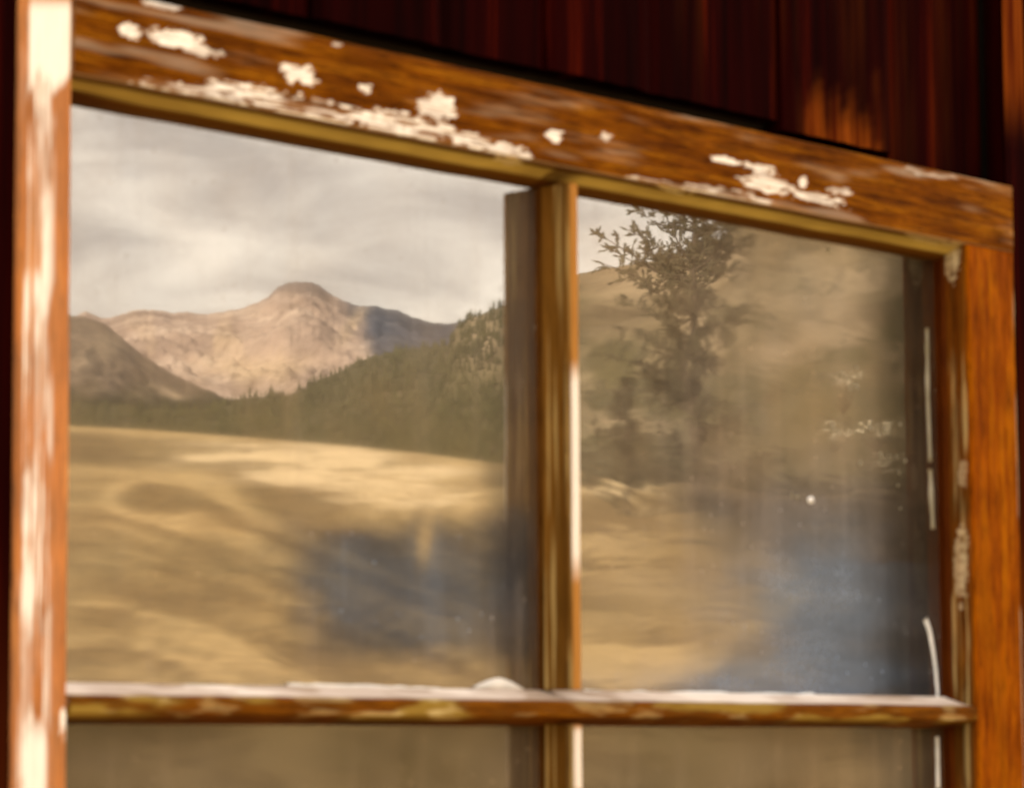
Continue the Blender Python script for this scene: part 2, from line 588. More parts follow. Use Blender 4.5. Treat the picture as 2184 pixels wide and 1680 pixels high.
def rd_colour(px, py, A, RR, g):
    n = fbm(px / 50, py / 40, 4, 8)
    wood_and_shade = sst(800, 860, py + 70 * (n - .5))
    bare_and_lit = .75 * np.exp(-((px - 362) / 26) ** 2 - ((py - 838 - (px - 362) * .45) / 9) ** 2)  # pale patches: the spur's lit slopes painted into its colour
    bare_and_lit = np.maximum(bare_and_lit, .55 * np.exp(-((px - 205 + (py - 760) * .9) / 28) ** 2 - ((py - 755) / 40) ** 2))
    return wood_and_shade, bare_and_lit


relief('mountain_spur', [(-1500, 560), (-500, 600), (60, 640), (150, 672), (182, 676), (225, 690), (262, 722), (300, 752),
                         (340, 780), (380, 802), (430, 826), (460, 838), (500, 862), (560, 890), (700, 930), (1200, 950), (3000, 950)],
       1500, 2600, 3100, 0.066, RIDGE, 'brown mountain spur falling to the right below the summit',
       prof=.8, rough=.35, scale=230, seed=23, colour=rd_colour, nf=360, nr=110, octv=6, gain=.6)

wood_line = [(-1500, 820), (-300, 850), (60, 862), (160, 868), (260, 872), (400, 876), (470, 868), (490, 852), (540, 848),
             (620, 842), (660, 822), (720, 795), (760, 772), (800, 758), (850, 748), (960, 735), (1090, 715), (1300, 690), (2300, 700), (3500, 700)]
wh = relief('wooded_hill', wood_line, 900, 1500, 1900, 0.078, HILL, 'dark wooded hill between the meadow and the mountain',
            prof=.9, rough=.25, scale=160, seed=31, colour=lambda px, py, A, RR, g: (0.95 + 0 * px, 0 * px), nf=260, nr=40)


def hl_colour(px, py, A, RR, g):
    n = fbm(px / 90, py / 60, 4, 14)
    left = 1 - sst(1010, 1190, px + 120 * (n - .5) - (760 - py) * .25)
    patches = sst(.46, .62, fbm(px / 130, py / 75, 4, 21)) * .75
    wood_and_shade = np.maximum(left * .85, np.clip(patches * 1.25, 0, .9) * sst(560, 680, py))
    wood_and_shade = np.maximum(wood_and_shade, .75 * sst(985, 1020, py))
    wood_and_shade = np.maximum(wood_and_shade, .75 * sst(680, 880, py + 120 * (n - .5)))
    bare_and_lit = .35 * sst(.52, .68, fbm(px / 150 + 7, py / 60, 3, 33)) * sst(1150, 1300, px)
    bare_and_lit = np.maximum(bare_and_lit, .45 * np.exp(-((px - 1390) / 150) ** 2 - ((py - 600) / 40) ** 2))
    bare_and_lit = np.maximum(bare_and_lit, .6 * np.exp(-((px - 1025) / 40) ** 2 - ((py - 720) / 55) ** 2))
    return wood_and_shade, bare_and_lit


hill_line = [(-1500, 1050), (300, 1020), (600, 1000), (760, 985), (850, 920), (905, 850), (945, 765), (968, 702), (985, 690), (1010, 678),
             (1050, 660), (1090, 650), (1170, 612), (1240, 582), (1330, 566), (1400, 556), (1480, 538), (1530, 520), (1570, 470), (1620, 400), (1800, 330), (2000, 270),
             (2300, 220), (3500, 150)]
hs = relief('hillside', hill_line, 215, 520, 760, 0.055, HILL, 'near brown grassy hillside with scrub rising to the right',
            prof=.85, rough=.22, scale=60, seed=43, colour=hl_colour, nf=330, nr=80)


def surf(rel, az, r):
    a, rs, z = rel
    i = np.clip(np.searchsorted(a, az) - 1, 0, len(a) - 2)
    j = np.clip(np.searchsorted(rs, r) - 1, 0, len(rs) - 2)
    u = (az - a[i]) / (a[i + 1] - a[i])
    w = (r - rs[j]) / (rs[j + 1] - rs[j])
    return (z[i, j] * (1 - u) + z[i + 1, j] * u) * (1 - w) + (z[i, j + 1] * (1 - u) + z[i + 1, j + 1] * u) * w


# the far wood: conifers too small and too many to count, one mass
fr = random.Random(5)
fm_ = Mesh()
cells = 0
while cells < 7600:
    near = cells >= 5200
    az = math.radians(fr.uniform(-2.6, 1.2) if near else fr.uniform(-11, 3.5))
    r = fr.uniform(235, 525) if near else fr.uniform(930, 1520)
    z = float(surf(hs if near else wh, az, r))
    x, y = project(polar(np.array(az), r, z))
    if x > (1110 - fr.uniform(0, 90) if near else 1150):
        continue
    cells += 1
    h = fr.uniform(.8, 2.0) if near else fr.choice((1, 1, 1, 1.5)) * fr.uniform(1.8, 4.2)
    P = mirror(polar(np.array(az), r, z))
    p = Vector(P)
    for k, (b0, b1, w) in enumerate(((0.08, .62, .24), (.4, 1.0, .15))):
        i = len(fm_.v)
        a0 = fr.uniform(0, 6.3)
        wd = w * h * fr.uniform(.8, 1.2)
        for q in range(5):
            t_ = a0 + q * 1.2566
            k2 = fr.uniform(.7, 1.15)
            fm_.v.append((p.x + wd * k2 * math.cos(t_), p.y + wd * k2 * math.sin(t_), p.z + h * b0))
        fm_.v.append((p.x, p.y, p.z + h * b1))
        for q in range(5):
            fm_.f.append((i + q, i + (q + 1) % 5, i + 5))
o = fm_.build('forest', CONIF)
tag(o, 'dark conifer forest covering the hill below the mountain', None, None, 'stuff')

# scrub on the near hillside
fm_ = Mesh()
k = 0
while k < 420:
    az = math.radians(fr.uniform(-3, 9))
    r = fr.uniform(225, 515)
    x, y = project(polar(np.array(az), r, float(surf(hs, az, r))))
    d = float(fbm(np.array(x / 130.), np.array(y / 75.), 4, 21))
    if x < 1100 or d < .47 + fr.uniform(0, .12):
        continue
    k += 1
    p = Vector(mirror(polar(np.array(az), r, float(surf(hs, az, r)))))
    s = fr.uniform(.3, 1.1)
    for q in range(60):
        v = rdir(fr)
        v.z = abs(v.z) * 1.1
        fm_.leaf(p + v * s * fr.uniform(.3, 1), rdir(fr), s * .28, rdir(fr))
o = fm_.build('scrub', SHRUBL)
tag(o, 'low scrub scattered over the near hillside', None, None, 'stuff')


# ------------------------------------------------------------------ trees and shrubs by the meadow edge
def on_field(x, r):
    az = azel(x, 1000)[0]
    z = float(field_z(np.array(az), np.array(r)))
    return az, Vector(mirror(polar(np.array(az), r, z)))


RIGHT_REAL = Vector((R[0, 0], -R[1, 0], 0)).normalized()
DEPTH_REAL = Vector((-R[0, 2], R[1, 2], 0)).normalized()


def conifer(name, x, r, height, limbs, extra, seed, label, cat='tree', group=None, spread=0.26, taper=.7):
    rg = random.Random(seed)
    az, base = on_field(x, r)
    t = empty(name, base)
    tag(t, label, cat, group)
    tk, cr = Mesh(), Mesh()
    pts = [Vector((0.05 * math.sin(i * 1.3) * height / 8, 0.04 * math.cos(i * 1.7) * height / 8, height * i / 8 - (.3 if i == 0 else 0))) for i in range(9)]
    tk.tube(pts, [height * .021 * (1 - .93 * i / 8) + .008 for i in range(9)], 7)

    def limb(h, d, ln, thick, dens=1.0):
        i = min(int(h / height * 8), 7)
        f = h / height * 8 - i
        p0 = pts[i].lerp(pts[i + 1], f)
        n = 7
        p = p0.copy()
        path = [p0.copy()]
        d = d.normalized()
        for s in range(n):
            d = (d + rdir(rg) * .16 + Vector((0, 0, .05))).normalized()
            p = p + d * ln / n
            path.append(p.copy())
        tk.tube(path, [thick * (1 - .9 * k / n) + .006 for k in range(n + 1)], 5)
        for s in range(1, n + 1):
            for q in range(int(3 * dens + .5)):
                a = path[s].lerp(path[s - 1], rg.random())
                dd = (path[s] - path[s - 1]).normalized()
                sd = (dd * rg.uniform(.3, 1.0) + rdir(rg) * .8 + Vector((0, 0, .25))).normalized()
                L = rg.uniform(.22, .5) * (height / 8) ** .5
                b = a + sd * L
                cr.spindle(a, b, L * .10)
                for u in range(3):
                    a2 = a.lerp(b, rg.uniform(.25, .9))
                    s2 = (sd * .7 + rdir(rg) * .8).normalized()
                    cr.spindle(a2, a2 + s2 * L * rg.uniform(.35, .6), L * .085)
        tip = path[-1]
        cr.spindle(tip - d * .1, tip + d * .3, .035)

    for k in range(limbs):
        f = (k + rg.random()) / limbs
        h = height * (.06 + .92 * f)
        a = rg.uniform(0, 2 * math.pi)
        ln = height * spread * (1.08 - f) ** taper * rg.uniform(.45, 1.2)
        limb(h, Vector((math.cos(a), math.sin(a), rg.uniform(-.05, .45))), ln, .03 * height / 8)
    for (h, dx, dz, ln) in extra:
        limb(h, RIGHT_REAL * dx + Vector((0, 0, dz)) + DEPTH_REAL * rg.uniform(-.3, .3), ln, .035, 1.15)
    tk.build('trunk', BARK, t, True)
    cr.build('crown', NEEDLE, t)
    return t


conifer('conifer_tree', 1485, 92, 9.4, 66, [(6.0, -.9, .40, 3.0), (5.6, -1, .35, 2.8), (6.6, -.55, .7, 1.9), (6.4, -.8, .6, 2.2), (5.2, -1, .5, 2.4), (6.2, -1, .2, 2.6), (5.8, -.8, .7, 2.0), (6.4, .8, .3, 1.6),
                                              (6.6, .5, .6, 1.0), (5.0, -1, .1, 2.2)], 3,
        'tall dark tree with stubby twigs against the sky in the right pane', spread=.25, taper=.36)
conifer('conifer_tree', 1338, 86, 3.3, 26, [], 12, 'small slender dark tree left of the tall tree', spread=.24)


def shrub(x, r, w, h, mat, seed, label, name='shrub', group='shrubs along the meadow edge', leaf=.13, n=420, stems=7):
    rg = random.Random(seed)
    az, base = on_field(x, r)
    t = empty(name, base)
    tag(t, label, 'shrub', group)
    st, lf = Mesh(), Mesh()
    tips = []
    for k in range(stems):
        a = rg.uniform(0, 6.28)
        p = Vector((0, 0, -.1))
        d = Vector((math.cos(a) * w / h * .8, math.sin(a) * w / h * .8, 1)).normalized()
        path = [p.copy()]
        L = h * rg.uniform(.7, 1.05)
        for s in range(5):
            d = (d + rdir(rg) * .2).normalized()
            p = p + d * L / 5
            path.append(p.copy())
        st.tube(path, [.028 * (1 - .85 * i / 5) for i in range(6)], 4)
        tips += path[2:]
    for k in range(n):
        c = rg.choice(tips)
        lf.leaf(c + rdir(rg) * w * .35 * rg.random(), rdir(rg), leaf * rg.uniform(.6, 1.3), rdir(rg))
    st.build('stem', BARK, t)
    lf.build('foliage', mat, t)


shrub(1262, 96, 1.0, 1.5, SHRUBL, 1, 'low grey-green shrub beside the centre muntin in the right pane')
shrub(1310, 103, 1.2, 2.2, SHRUBL, 2, 'grey-green shrub left of the small slender tree')
shrub(1410, 104, 1.6, 2.8, SHRUBL, 3, 'bushy grey-green shrub between the slender and the tall tree', n=700)
shrub(1590, 105, 1.4, 2.0, NEEDLE, 4, 'dark shrub right of the tall tree', n=600)
hedge = empty('hedge', on_field(1600, 109)[1])
tag(hedge, 'low dark hedge along the top edge of the meadow in the right pane', 'hedge')
st, lf = Mesh(), Mesh()
rg = random.Random(77)
for k in range(150):
    x = 1215 + (2050 - 1215) * (k + rg.random()) / 150
    p = on_field(x, 110.5 + rg.uniform(-1, 1))[1] - hedge.location
    h = rg.uniform(.3, .75)
    st.tube([p - Vector((0, 0, .1)), p + Vector((0, 0, h))], [.02, .008], 4)
    for q in range(34):
        v = rdir(rg)
        lf.leaf(p + Vector((v.x * .3, v.y * .3, h * .55 + v.z * h * .5)), rdir(rg), rg.uniform(.08, .16), rdir(rg))
tag(st.build('stem', BARK, hedge), kind='stuff')
tag(lf.build('foliage', HEDGEL, hedge), kind='stuff')
for i, (x, y, r, lab) in enumerate([(1805, 792, 100, 'tallest pale-leaved sapling at right of the right pane'),
                                    (1782, 912, 98, 'short pale-leaved sapling below the tallest one'),
                                    (1868, 905, 97, 'middle-height pale-leaved sapling near the right stile'),
                                    (1895, 975, 95, 'lowest pale-leaved sapling nearest the right stile')]):
    rg = random.Random(50 + i)
    az, base = on_field(x, r)
    zt = EYE + r * azel(x, y)[1]
    h = zt - base.z
    t = empty('sapling', base)
    tag(t, lab, 'sapling', 'pale-leaved saplings on the meadow edge')
    st, lf = Mesh(), Mesh()
    pts = [Vector((.05 * math.sin(k * 1.4 + i), .05 * math.cos(k), h * k / 6 - (.1 if k == 0 else 0))) for k in range(7)]
    st.tube(pts, [.012 * (1 - .8 * k / 6) for k in range(7)], 4)
    for k in range(34 if i == 0 else 24):
        a = Vector((0, 0, h * rg.uniform(.86, 1.0))) + RIGHT_REAL * rg.uniform(-.5, .5) + DEPTH_REAL * rg.uniform(-.3, .3)
        st.tube([pts[4], a], [.006, .002], 3)
        lf.leaf(a, (Vector((0, 0, 1)) + rdir(rg) * .9).normalized(), rg.uniform(.07, .15), DEPTH_REAL)
    st.build('stem', BARK, t)
    lf.build('foliage', PALE, t)


# ------------------------------------------------------------------ the barn wall with its opening
wall = empty('board_wall', (0.65, 0.05, 0))
tag(wall, 'dark red-brown wall of vertical boards around the old window', 'wall')
LOW, HIGH = -EYE, 1.75
WY = 0.034                                   # outer face of the boards


def board(x0, x1, z0, z1, y0=WY, raw=None, seed=0):
    g = .0012
    nx, nz = 14, max(2, int((z1 - z0) / .012))
    xs, zs = np.linspace(x0 + g, x1 - g, nx), np.linspace(z0, z1, nz)
    Xg, Zg = np.meshgrid(xs, zs, indexing='ij')
    c = np.abs((Xg - (x0 + x1) / 2) / (x1 - x0) * 2)
    Yg = y0 + .003 * sst(.93, 1, c) + .0015 * fbm(Xg * 60, Zg * 3, 2, seed)
    jag = (vnoise(xs * 90, xs * 0, seed + 5) - .5) * .0015
    Zg[:, 0] += jag
    rw = raw(Xg, Zg) if raw else 0 * Xg
    v = np.stack([Xg, Yg, Zg + EYE], -1).reshape(-1, 3)
    f = grid_faces(nx, nz).tolist()
    n = len(v)
    yb = y0 + .024
    e = [(x0 + g, z0), (x1 - g, z0), (x1 - g, z1), (x0 + g, z1)]
    v = np.concatenate([v, [(x, y0 + .0035, z + EYE) for x, z in e], [(x, yb, z + EYE) for x, z in e]])
    f += [[n, n + 1, n + 5, n + 4], [n + 1, n + 2, n + 6, n + 5], [n + 2, n + 3, n + 7, n + 6], [n + 3, n, n + 4, n + 7], [n + 4, n + 5, n + 6, n + 7]]
    o = link_mesh('board', v, f, BOARD, None, attrs={'raw': np.concatenate([rw.ravel(), np.zeros(8)])})
    o.parent = wall
    o.matrix_parent_inverse = wall.matrix_world.inverted()
    o.matrix_parent_inverse = Matrix.Translation(-wall.location)
    return o


def raw_end(x0, x1, zb, hgt):
    def fn(X, Z):
        n = fbm(X * 160, Z * 18, 3, 6)
        streak = .08 * sst(.48, .75, fbm(X * 70, Z * 2.5, 4, 66))
        return np.maximum(streak, sst(hgt, 0, (Z - zb) + (n - .5) * hgt * 1.7) * sst(0, .022, X - x0) * sst(0, .022, x1 - X) * .6)
    return fn


SILL = -0.535
edges = [-.70, -.53, -.345, -.17, .0016]
for i, (a, c) in enumerate(zip(edges, edges[1:])):
    board(a, c, LOW, HIGH, y0=.0015, seed=i, raw=(lambda X, Z: .12 * sst(.2, -.1, Z)) if i == 3 else None)
tops = [-.006, .20, .335, .49, .624, .768, .962, 1.14, 1.305]
for i, (a, c) in enumerate(zip(tops, tops[1:])):
    zb = .602 if i < 5 else (.603 if i == 5 else (.594 if i == 6 else .585))
    rw = raw_end(.985, 1.125, .594, .055) if i == 6 else ((lambda X, Z: .05 * sst(.5, .75, fbm(X * 70, Z * 2.5, 4, 66))) if i in (5, 7) else None)
    board(a, c, zb, HIGH, seed=20 + i, raw=rw, y0=WY + (.004 if i % 2 else 0))
    board(a, c, LOW, SILL - .012, seed=40 + i)
edges = [1.305, 1.345, 1.52, 1.70, 1.86, 2.05, 2.22]
for i, (a, c) in enumerate(zip(edges, edges[1:])):
    if i == 0:
        board(a, c, LOW, HIGH, y0=.012, seed=60, raw=lambda X, Z: .55 * sst(.62, .70, Z) + .25 * sst(.5, .0, Z))
    else:
        board(a, c, LOW, HIGH, seed=60 + i)

# dark room behind the panes: one closed box, open only at the window
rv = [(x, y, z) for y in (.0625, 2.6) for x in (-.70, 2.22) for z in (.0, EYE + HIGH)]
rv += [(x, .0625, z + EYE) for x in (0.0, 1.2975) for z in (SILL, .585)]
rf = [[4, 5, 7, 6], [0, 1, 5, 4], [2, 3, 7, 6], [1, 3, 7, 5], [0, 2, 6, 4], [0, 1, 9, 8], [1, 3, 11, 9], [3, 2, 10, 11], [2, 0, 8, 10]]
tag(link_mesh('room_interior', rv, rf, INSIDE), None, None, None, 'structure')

# ------------------------------------------------------------------ the sash
sash = empty('window_sash', (.65, .02, EYE + SILL))
tag(sash, 'weathered wooden window sash with flaking white paint and dusty panes', 'window')


def sweep(name, along, prof, s0, s1, step, mat, parent, coatfn, rescale=True):
    """A moulded stick: the profile (cross, depth) carried along x or z."""
    prof = [(c, min(y, .027) * .040 / .027 + (.013 if y > .03 else 0)) for c, y in prof] if rescale else prof
    P = [np.array(prof[0])]
    for a, c in zip(prof, prof[1:]):
        a, c = np.array(a), np.array(c)
        k = max(1, int(np.linalg.norm(c - a) / .0014))
        if a[1] > .0405 or c[1] > .0405:
            k = 1
        P += [a + (c - a) * (i + 1) / k for i in range(k)]
    P = np.array(P)
    ns = max(2, int((s1 - s0) / step))
    S = np.linspace(s0, s1, ns)
    SS, C = np.meshgrid(S, P[:, 0], indexing='ij')
    Y = np.broadcast_to(P[:, 1], SS.shape).copy()
    wob = (fbm(SS * 14, C * 30, 3, 77) - .5) * .0012
    C2 = C + wob * (Y < .04)
    Y = Y + (fbm(SS * 22, C * 120, 2, 78) - .5) * .0008 * (Y < .025)
    V = np.stack([SS, Y, C2 + EYE], -1) if along == 'x' else np.stack([C2, Y, SS + EYE], -1)
    px, py = project(V)
    coat, paint = coatfn(px, py, SS, C, Y)
    n = V.shape[0] * V.shape[1]
    f = grid_faces(*SS.shape).tolist()
    npf = len(P)
    f.append(list(range(npf)))
    f.append(list(range(n - npf, n)))
    o = link_mesh(name, V.reshape(-1, 3), f, mat, None, smooth=True,
                  attrs={'paint': np.clip(paint, 0, 1).ravel(), 'coat': np.clip(coat, 0, 1).reshape(-1, 3)})
    o.parent = parent
    o.matrix_parent_inverse = Matrix.Translation(-sash.location)
    return o


CREAM = np.array((.80, .72, .58))
WHITE = np.array((.94, .92, .87))
OLIVE = np.array((.17, .115, .018))
DUST = np.array((.46, .40, .36))


def blend(a, c, w):
    return np.asarray(a) * (1 - w[..., None]) + np.asarray(c) * w[..., None]


def fleck(px, py, x, y, a, c, slope=.188, streak=0.0, seed=0):
    dx, dy = px - x, py - y
    u = dx * math.cos(slope) + dy * math.sin(slope)
    v = -dx * math.sin(slope) + dy * math.cos(slope)
    n = fbm(u / max(a * .35, 9), v / max(c * .45, 5), 3, seed) - .5
    n2 = fbm(u / 16, v / 5, 3, seed + 9) - .5
    m_ = sst(-.05, .3, 1 - (np.abs(u) / a) ** 2.2 - (np.abs(v) / c) ** 2.2 + n * 1.7 + n2 * 2.0)
    if streak:
        s = fbm(u / 55, v / 4.2, 3, seed + 3)
        m_ = m_ * (1 - streak + streak * sst(.40, .62, s) * 1.25)
    hair = fbm(u / 40, v / 2.6, 3, seed + 5)
    return m_ * (.72 + .4 * sst(.36, .55, hair))


FLECKS = [(280, 67, 24, 15, 0, 1), (345, 10, 48, 9, .3, .6), (372, 82, 62, 20, .45, .95), (385, 82, 26, 16, 0, .95), (432, 108, 46, 13, .4, .7),
          (640, 158, 40, 21, .1, 1), (778, 190, 17, 11, 0, .95), (930, 228, 44, 27, .35, 1), (620, 225, 210, 27, .9, .8),
          (860, 270, 130, 26, .75, 1), (400, 195, 120, 16, .9, .5), (1080, 326, 48, 20, .3, 1), (1010, 300, 60, 16, .7, .9), (1183, 291, 21, 13, 0, 1),
          (1295, 291, 14, 9, 0, .6), (1545, 342, 34, 8, .1, 1), (1620, 358, 40, 7, .3, .85), (1712, 388, 10, 10, 0, .95),
          (1640, 392, 62, 18, .5, .95), (1520, 412, 130, 15, .8, .75), (1740, 424, 70, 12, .6, .85), (1790, 408, 26, 9, .4, .7), (715, 95, 14, 5, 0, .5),
          (1400, 395, 90, 10, .8, .5), (1990, 372, 60, 8, .9, .3), (480, 185, 40, 7, .5, .5)]


def coat_top(px, py, S, C, Y):
    face = sst(.5075, .5095, C) * (Y < .004)
    p = 0 * px
    for i, (x, y, a, c, st, w) in enumerate(FLECKS):
        p = np.maximum(p, w * fleck(px, py, x, y, a, c, .188, st, i * 7))
    thin = .22 * sst(.5, .75, fbm(S * 9, C * 90, 3, 5))
    p = np.maximum(p, thin) * face
    coat = blend(WHITE, np.array((.62, .40, .16)), np.clip(1 - p * 2.2, 0, .8))
    # the moulding under the face keeps an old olive-yellow coat
    mo = 1 - face
    band = sst(.4992, .5012, C) * (1 - sst(.5050, .5062, C))
    ol = blend(np.array((.085, .036, .005)), np.array((.62, .50, .15)), band * (.45 + .9 * (fbm(S * 12, C * 60, 3, 8) - .2)))
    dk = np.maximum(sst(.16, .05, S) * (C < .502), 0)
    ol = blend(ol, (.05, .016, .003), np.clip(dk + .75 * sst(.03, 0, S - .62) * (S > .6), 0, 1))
    pat = .9 * fleck(px, py, 1440, 402, 36, 10, .188, .2, 3) + .9 * fleck(px, py, 1085, 342, 30, 10, .188, .2, 4) + .5 * fleck(px, py, 1990, 510, 60, 12, .188, .3, 6)
    ol = blend(ol, (.62, .52, .28), np.clip(pat, 0, 1))
    return blend(coat, ol, mo), np.where(mo > .5, .92, p)


def coat_left(px, py, S, C, Y):
    u = C / .05
    s1 = fbm(C * 520, S * 10, 4, 4)
    s2 = fbm(C * 90, S * 4, 3, 9)
    band = np.exp(-((u - .42) / .25) ** 2)
    band2 = np.exp(-((u - .14) / .10) ** 2) * .55
    ve = .45 + .55 * sst(.35, .65, fbm(S * 16, C * 60, 4, 31))
    p = np.clip((band * .85 + band2) * ve * sst(.34, .54, .65 * s1 + .35 * s2) * 1.3, 0, .92)
    topw = sst(205, 150, py + 60 * (vnoise(C * 220, C * 0, 3) - .5)) * sst(-25, 30, py) * sst(.1, .2, u) * sst(1.0, .9, u)
    p = np.maximum(p, topw)
    low = sst(1480, 1600, py) * sst(.16, .26, u) * sst(.72, .55, u) * (.5 + s1)
    p = np.maximum(p, np.clip(low, 0, .95))
    p = np.maximum(p, .85 * fleck(px, py, 136, 1540, 9, 40, 0, .1, 2)) * sst(.02, .07, u)
    haze_ = .18 + .25 * s2
    coat = blend((.62, .36, .19), WHITE, sst(.25, .6, p))
    return coat, np.maximum(p, haze_)


def coat_right(px, py, S, C, Y):
    face = (C > 1.2155) & (Y < .004)
    s = fbm(C * 240, S * 9, 4, 15)
    mo = np.clip(.62 + .4 * sst(.45, .7, s), 0, .95)
    coat = blend((.085, .036, .006), (.46, .36, .16), sst(.5, .68, fbm(Y * 300, S * 9, 4, 3)))
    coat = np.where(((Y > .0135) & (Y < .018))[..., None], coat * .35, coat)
    coat = blend(coat, (.62, .55, .36), np.clip(.95 * fleck(px, py, 2050, 1200, 14, 100, 0, .2, 1) + .95 * fleck(px, py, 2030, 560, 16, 42, 0, .1, 2)
                                                + .6 * fleck(px, py, 2055, 1010, 10, 30, 0, .1, 3), 0, 1))
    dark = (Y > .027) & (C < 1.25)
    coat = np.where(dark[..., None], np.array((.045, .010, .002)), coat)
    edge = sst(1.2935, 1.2960, C) * sst(.40, .52, fbm(S * 10, S * 0, 3, 9)) * .9
    c2 = blend(coat, CREAM, edge)
    return c2, np.where(face, edge, np.where(dark, .85, mo))


def coat_mv(px, py, S, C, Y):
    nose = (C > .6125) & (Y < .003)
    w = sst(760, 830, py) * sst(1250, 1180, py) * sst(.3, .5, fbm(S * 18, S * 0, 3, 4) + .12)
    w = np.maximum(w, .8 * sst(.55, .65, fbm(S * 16, S * 0, 3, 8)) * (py > 600))
    s = fbm(C * 330, S * 8, 4, 11)
    side = sst(.46, .7, fbm(Y * 260, S * 7, 4, 11))
    coat = blend((.14, .070, .012), (.46, .35, .14), side)
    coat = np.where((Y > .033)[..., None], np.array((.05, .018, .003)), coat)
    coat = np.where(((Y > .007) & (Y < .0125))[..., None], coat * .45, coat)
    coat = np.where(nose[..., None], blend((.40, .19, .045), WHITE, np.clip(w, 0, .9)), coat)
    return coat, np.where(nose, .92, .72)


def coat_mh(px, py, S, C, Y):
    top = sst(.0474, .0486, C)
    n = fbm(S * 16, C * 90, 3, 19)
    up = blend((.60, .52, .46), (.80, .74, .68), sst(.4, .7, n))
    up = blend(up, (.42, .31, .23), sst(.0502, .0478, C) * .7)
    up = blend(up, (.36, .27, .2), .7 * sst(.55, .7, fbm(S * 22, C * 160, 3, 29)))
    no = blend((.10, .042, .006), (.27, .18, .035), sst(.45, .7, n) * .9)
    no = blend(no, (.48, .38, .17), sst(.6, .75, fbm(S * 24, C * 140, 3, 8)))
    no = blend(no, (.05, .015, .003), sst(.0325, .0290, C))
    return blend(no, up, top), .35 + .6 * np.maximum(top, sst(.5, .65, n)) + 0 * px


TOP, BOT = .5772, SILL
sweep('top_rail', 'x', [(.495, .040), (.495, .027), (.4953, .0235), (.4965, .020), (.5000, .0165), (.5040, .0110), (.5052, .0075), (.5056, .0048),
                        (.5066, .0060), (.5076, .0034), (.5083, .0012), (.5096, 0), (.5748, 0), (.5766, .001), (.5772, .003), (.5772, .040)],
      .0508, 1.2975, .0018, WOOD_X, sash, coat_top)
sweep('bottom_rail', 'x', [(BOT, .040), (BOT, .002), (BOT + .002, 0), (BOT + .084, 0), (BOT + .086, .002), (BOT + .090, .012), (BOT + .099, .022), (BOT + .10, .027), (BOT + .10, .040)],
      .0508, 1.2155, .01, WOOD_X, sash, lambda px, py, S, C, Y: (np.broadcast_to(CREAM, (*px.shape, 3)), .5 * sst(.5, .65, fbm(S * 9, C * 90, 3, 5))))
sweep('stile', 'z', [(0, .040), (0, .003), (.0008, .0012), (.0028, 0), (.0475, 0), (.0492, .001), (.050, .003), (.0515, .006), (.052, .012), (.053, .020), (.0535, .027), (.0535, .040)],
      BOT, TOP + .002, .0025, WOOD_L, sash, coat_left)
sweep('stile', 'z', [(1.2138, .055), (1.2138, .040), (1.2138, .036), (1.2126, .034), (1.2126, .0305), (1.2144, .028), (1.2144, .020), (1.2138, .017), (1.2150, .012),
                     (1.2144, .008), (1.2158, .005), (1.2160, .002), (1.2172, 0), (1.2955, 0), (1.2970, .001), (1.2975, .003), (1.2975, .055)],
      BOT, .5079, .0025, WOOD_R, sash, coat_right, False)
mvp = [(.6108, .052), (.6108, .040), (.6110, .035), (.6100, .032), (.6114, .028), (.6120, .018), (.6112, .013), (.6128, .007), (.6132, .002), (.6145, 0), (.6205, 0), (.6215, .001),
       (.6226, .006), (.6232, .020), (.6238, .040), (.6238, .052)]
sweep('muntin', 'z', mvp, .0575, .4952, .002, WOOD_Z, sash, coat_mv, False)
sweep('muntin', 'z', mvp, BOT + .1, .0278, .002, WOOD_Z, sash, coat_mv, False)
sweep('muntin', 'x', [(.0270, .036), (.0270, .027), (.0276, .021), (.0290, .014), (.0310, .008), (.0325, .003), (.0338, .0006), (.0346, 0), (.0455, 0), (.0466, .0006), (.0477, .0035),
                      (.0498, .010), (.0530, .017), (.0560, .0225), (.0572, .025), (.0578, .027), (.0578, .036)],
      .0525, 1.2150, .0018, WOOD_X, sash, coat_mh)


# ------------------------------------------------------------------ panes with their dust, smears and blue-grey patches
def pane(x0, x1, z0, z1, fn):
    st = .003
    nx, nz = int((x1 - x0) / st), int((z1 - z0) / st)
    Xg, Zg = np.meshgrid(np.linspace(x0, x1, nx), np.linspace(z0, z1, nz), indexing='ij')
    V = np.stack([Xg, np.full_like(Xg, GLASS_Y + .0005), Zg + EYE], -1)
    px, py = project(V)
    film, colr, gloss, ripple, blur = fn(px, py, Xg, Zg)
    f = grid_faces(nx, nz).tolist()
    n = nx * nz
    v = V.reshape(-1, 3)
    v = np.concatenate([v, [(x, GLASS_Y + .0035, z + EYE) for x, z in ((x0, z0), (x1, z0), (x1, z1), (x0, z1))]])
    pad = lambda a: np.concatenate([a.ravel(), np.zeros(4)])
    f.append([n, n + 1, n + 2, n + 3])
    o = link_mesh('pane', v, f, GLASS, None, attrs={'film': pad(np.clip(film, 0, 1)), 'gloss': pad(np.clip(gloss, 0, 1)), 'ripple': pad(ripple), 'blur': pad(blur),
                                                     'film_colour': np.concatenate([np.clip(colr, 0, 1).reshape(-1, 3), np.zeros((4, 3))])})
    o.parent = sash
    o.matrix_parent_inverse = Matrix.Translation(-sash.location)
    return o


TAN = np.array((.50, .36, .20))
GREY = np.array((.34, .335, .33))
BLUE = np.array((.255, .335, .475))  # blue-grey patches blended into the film colour


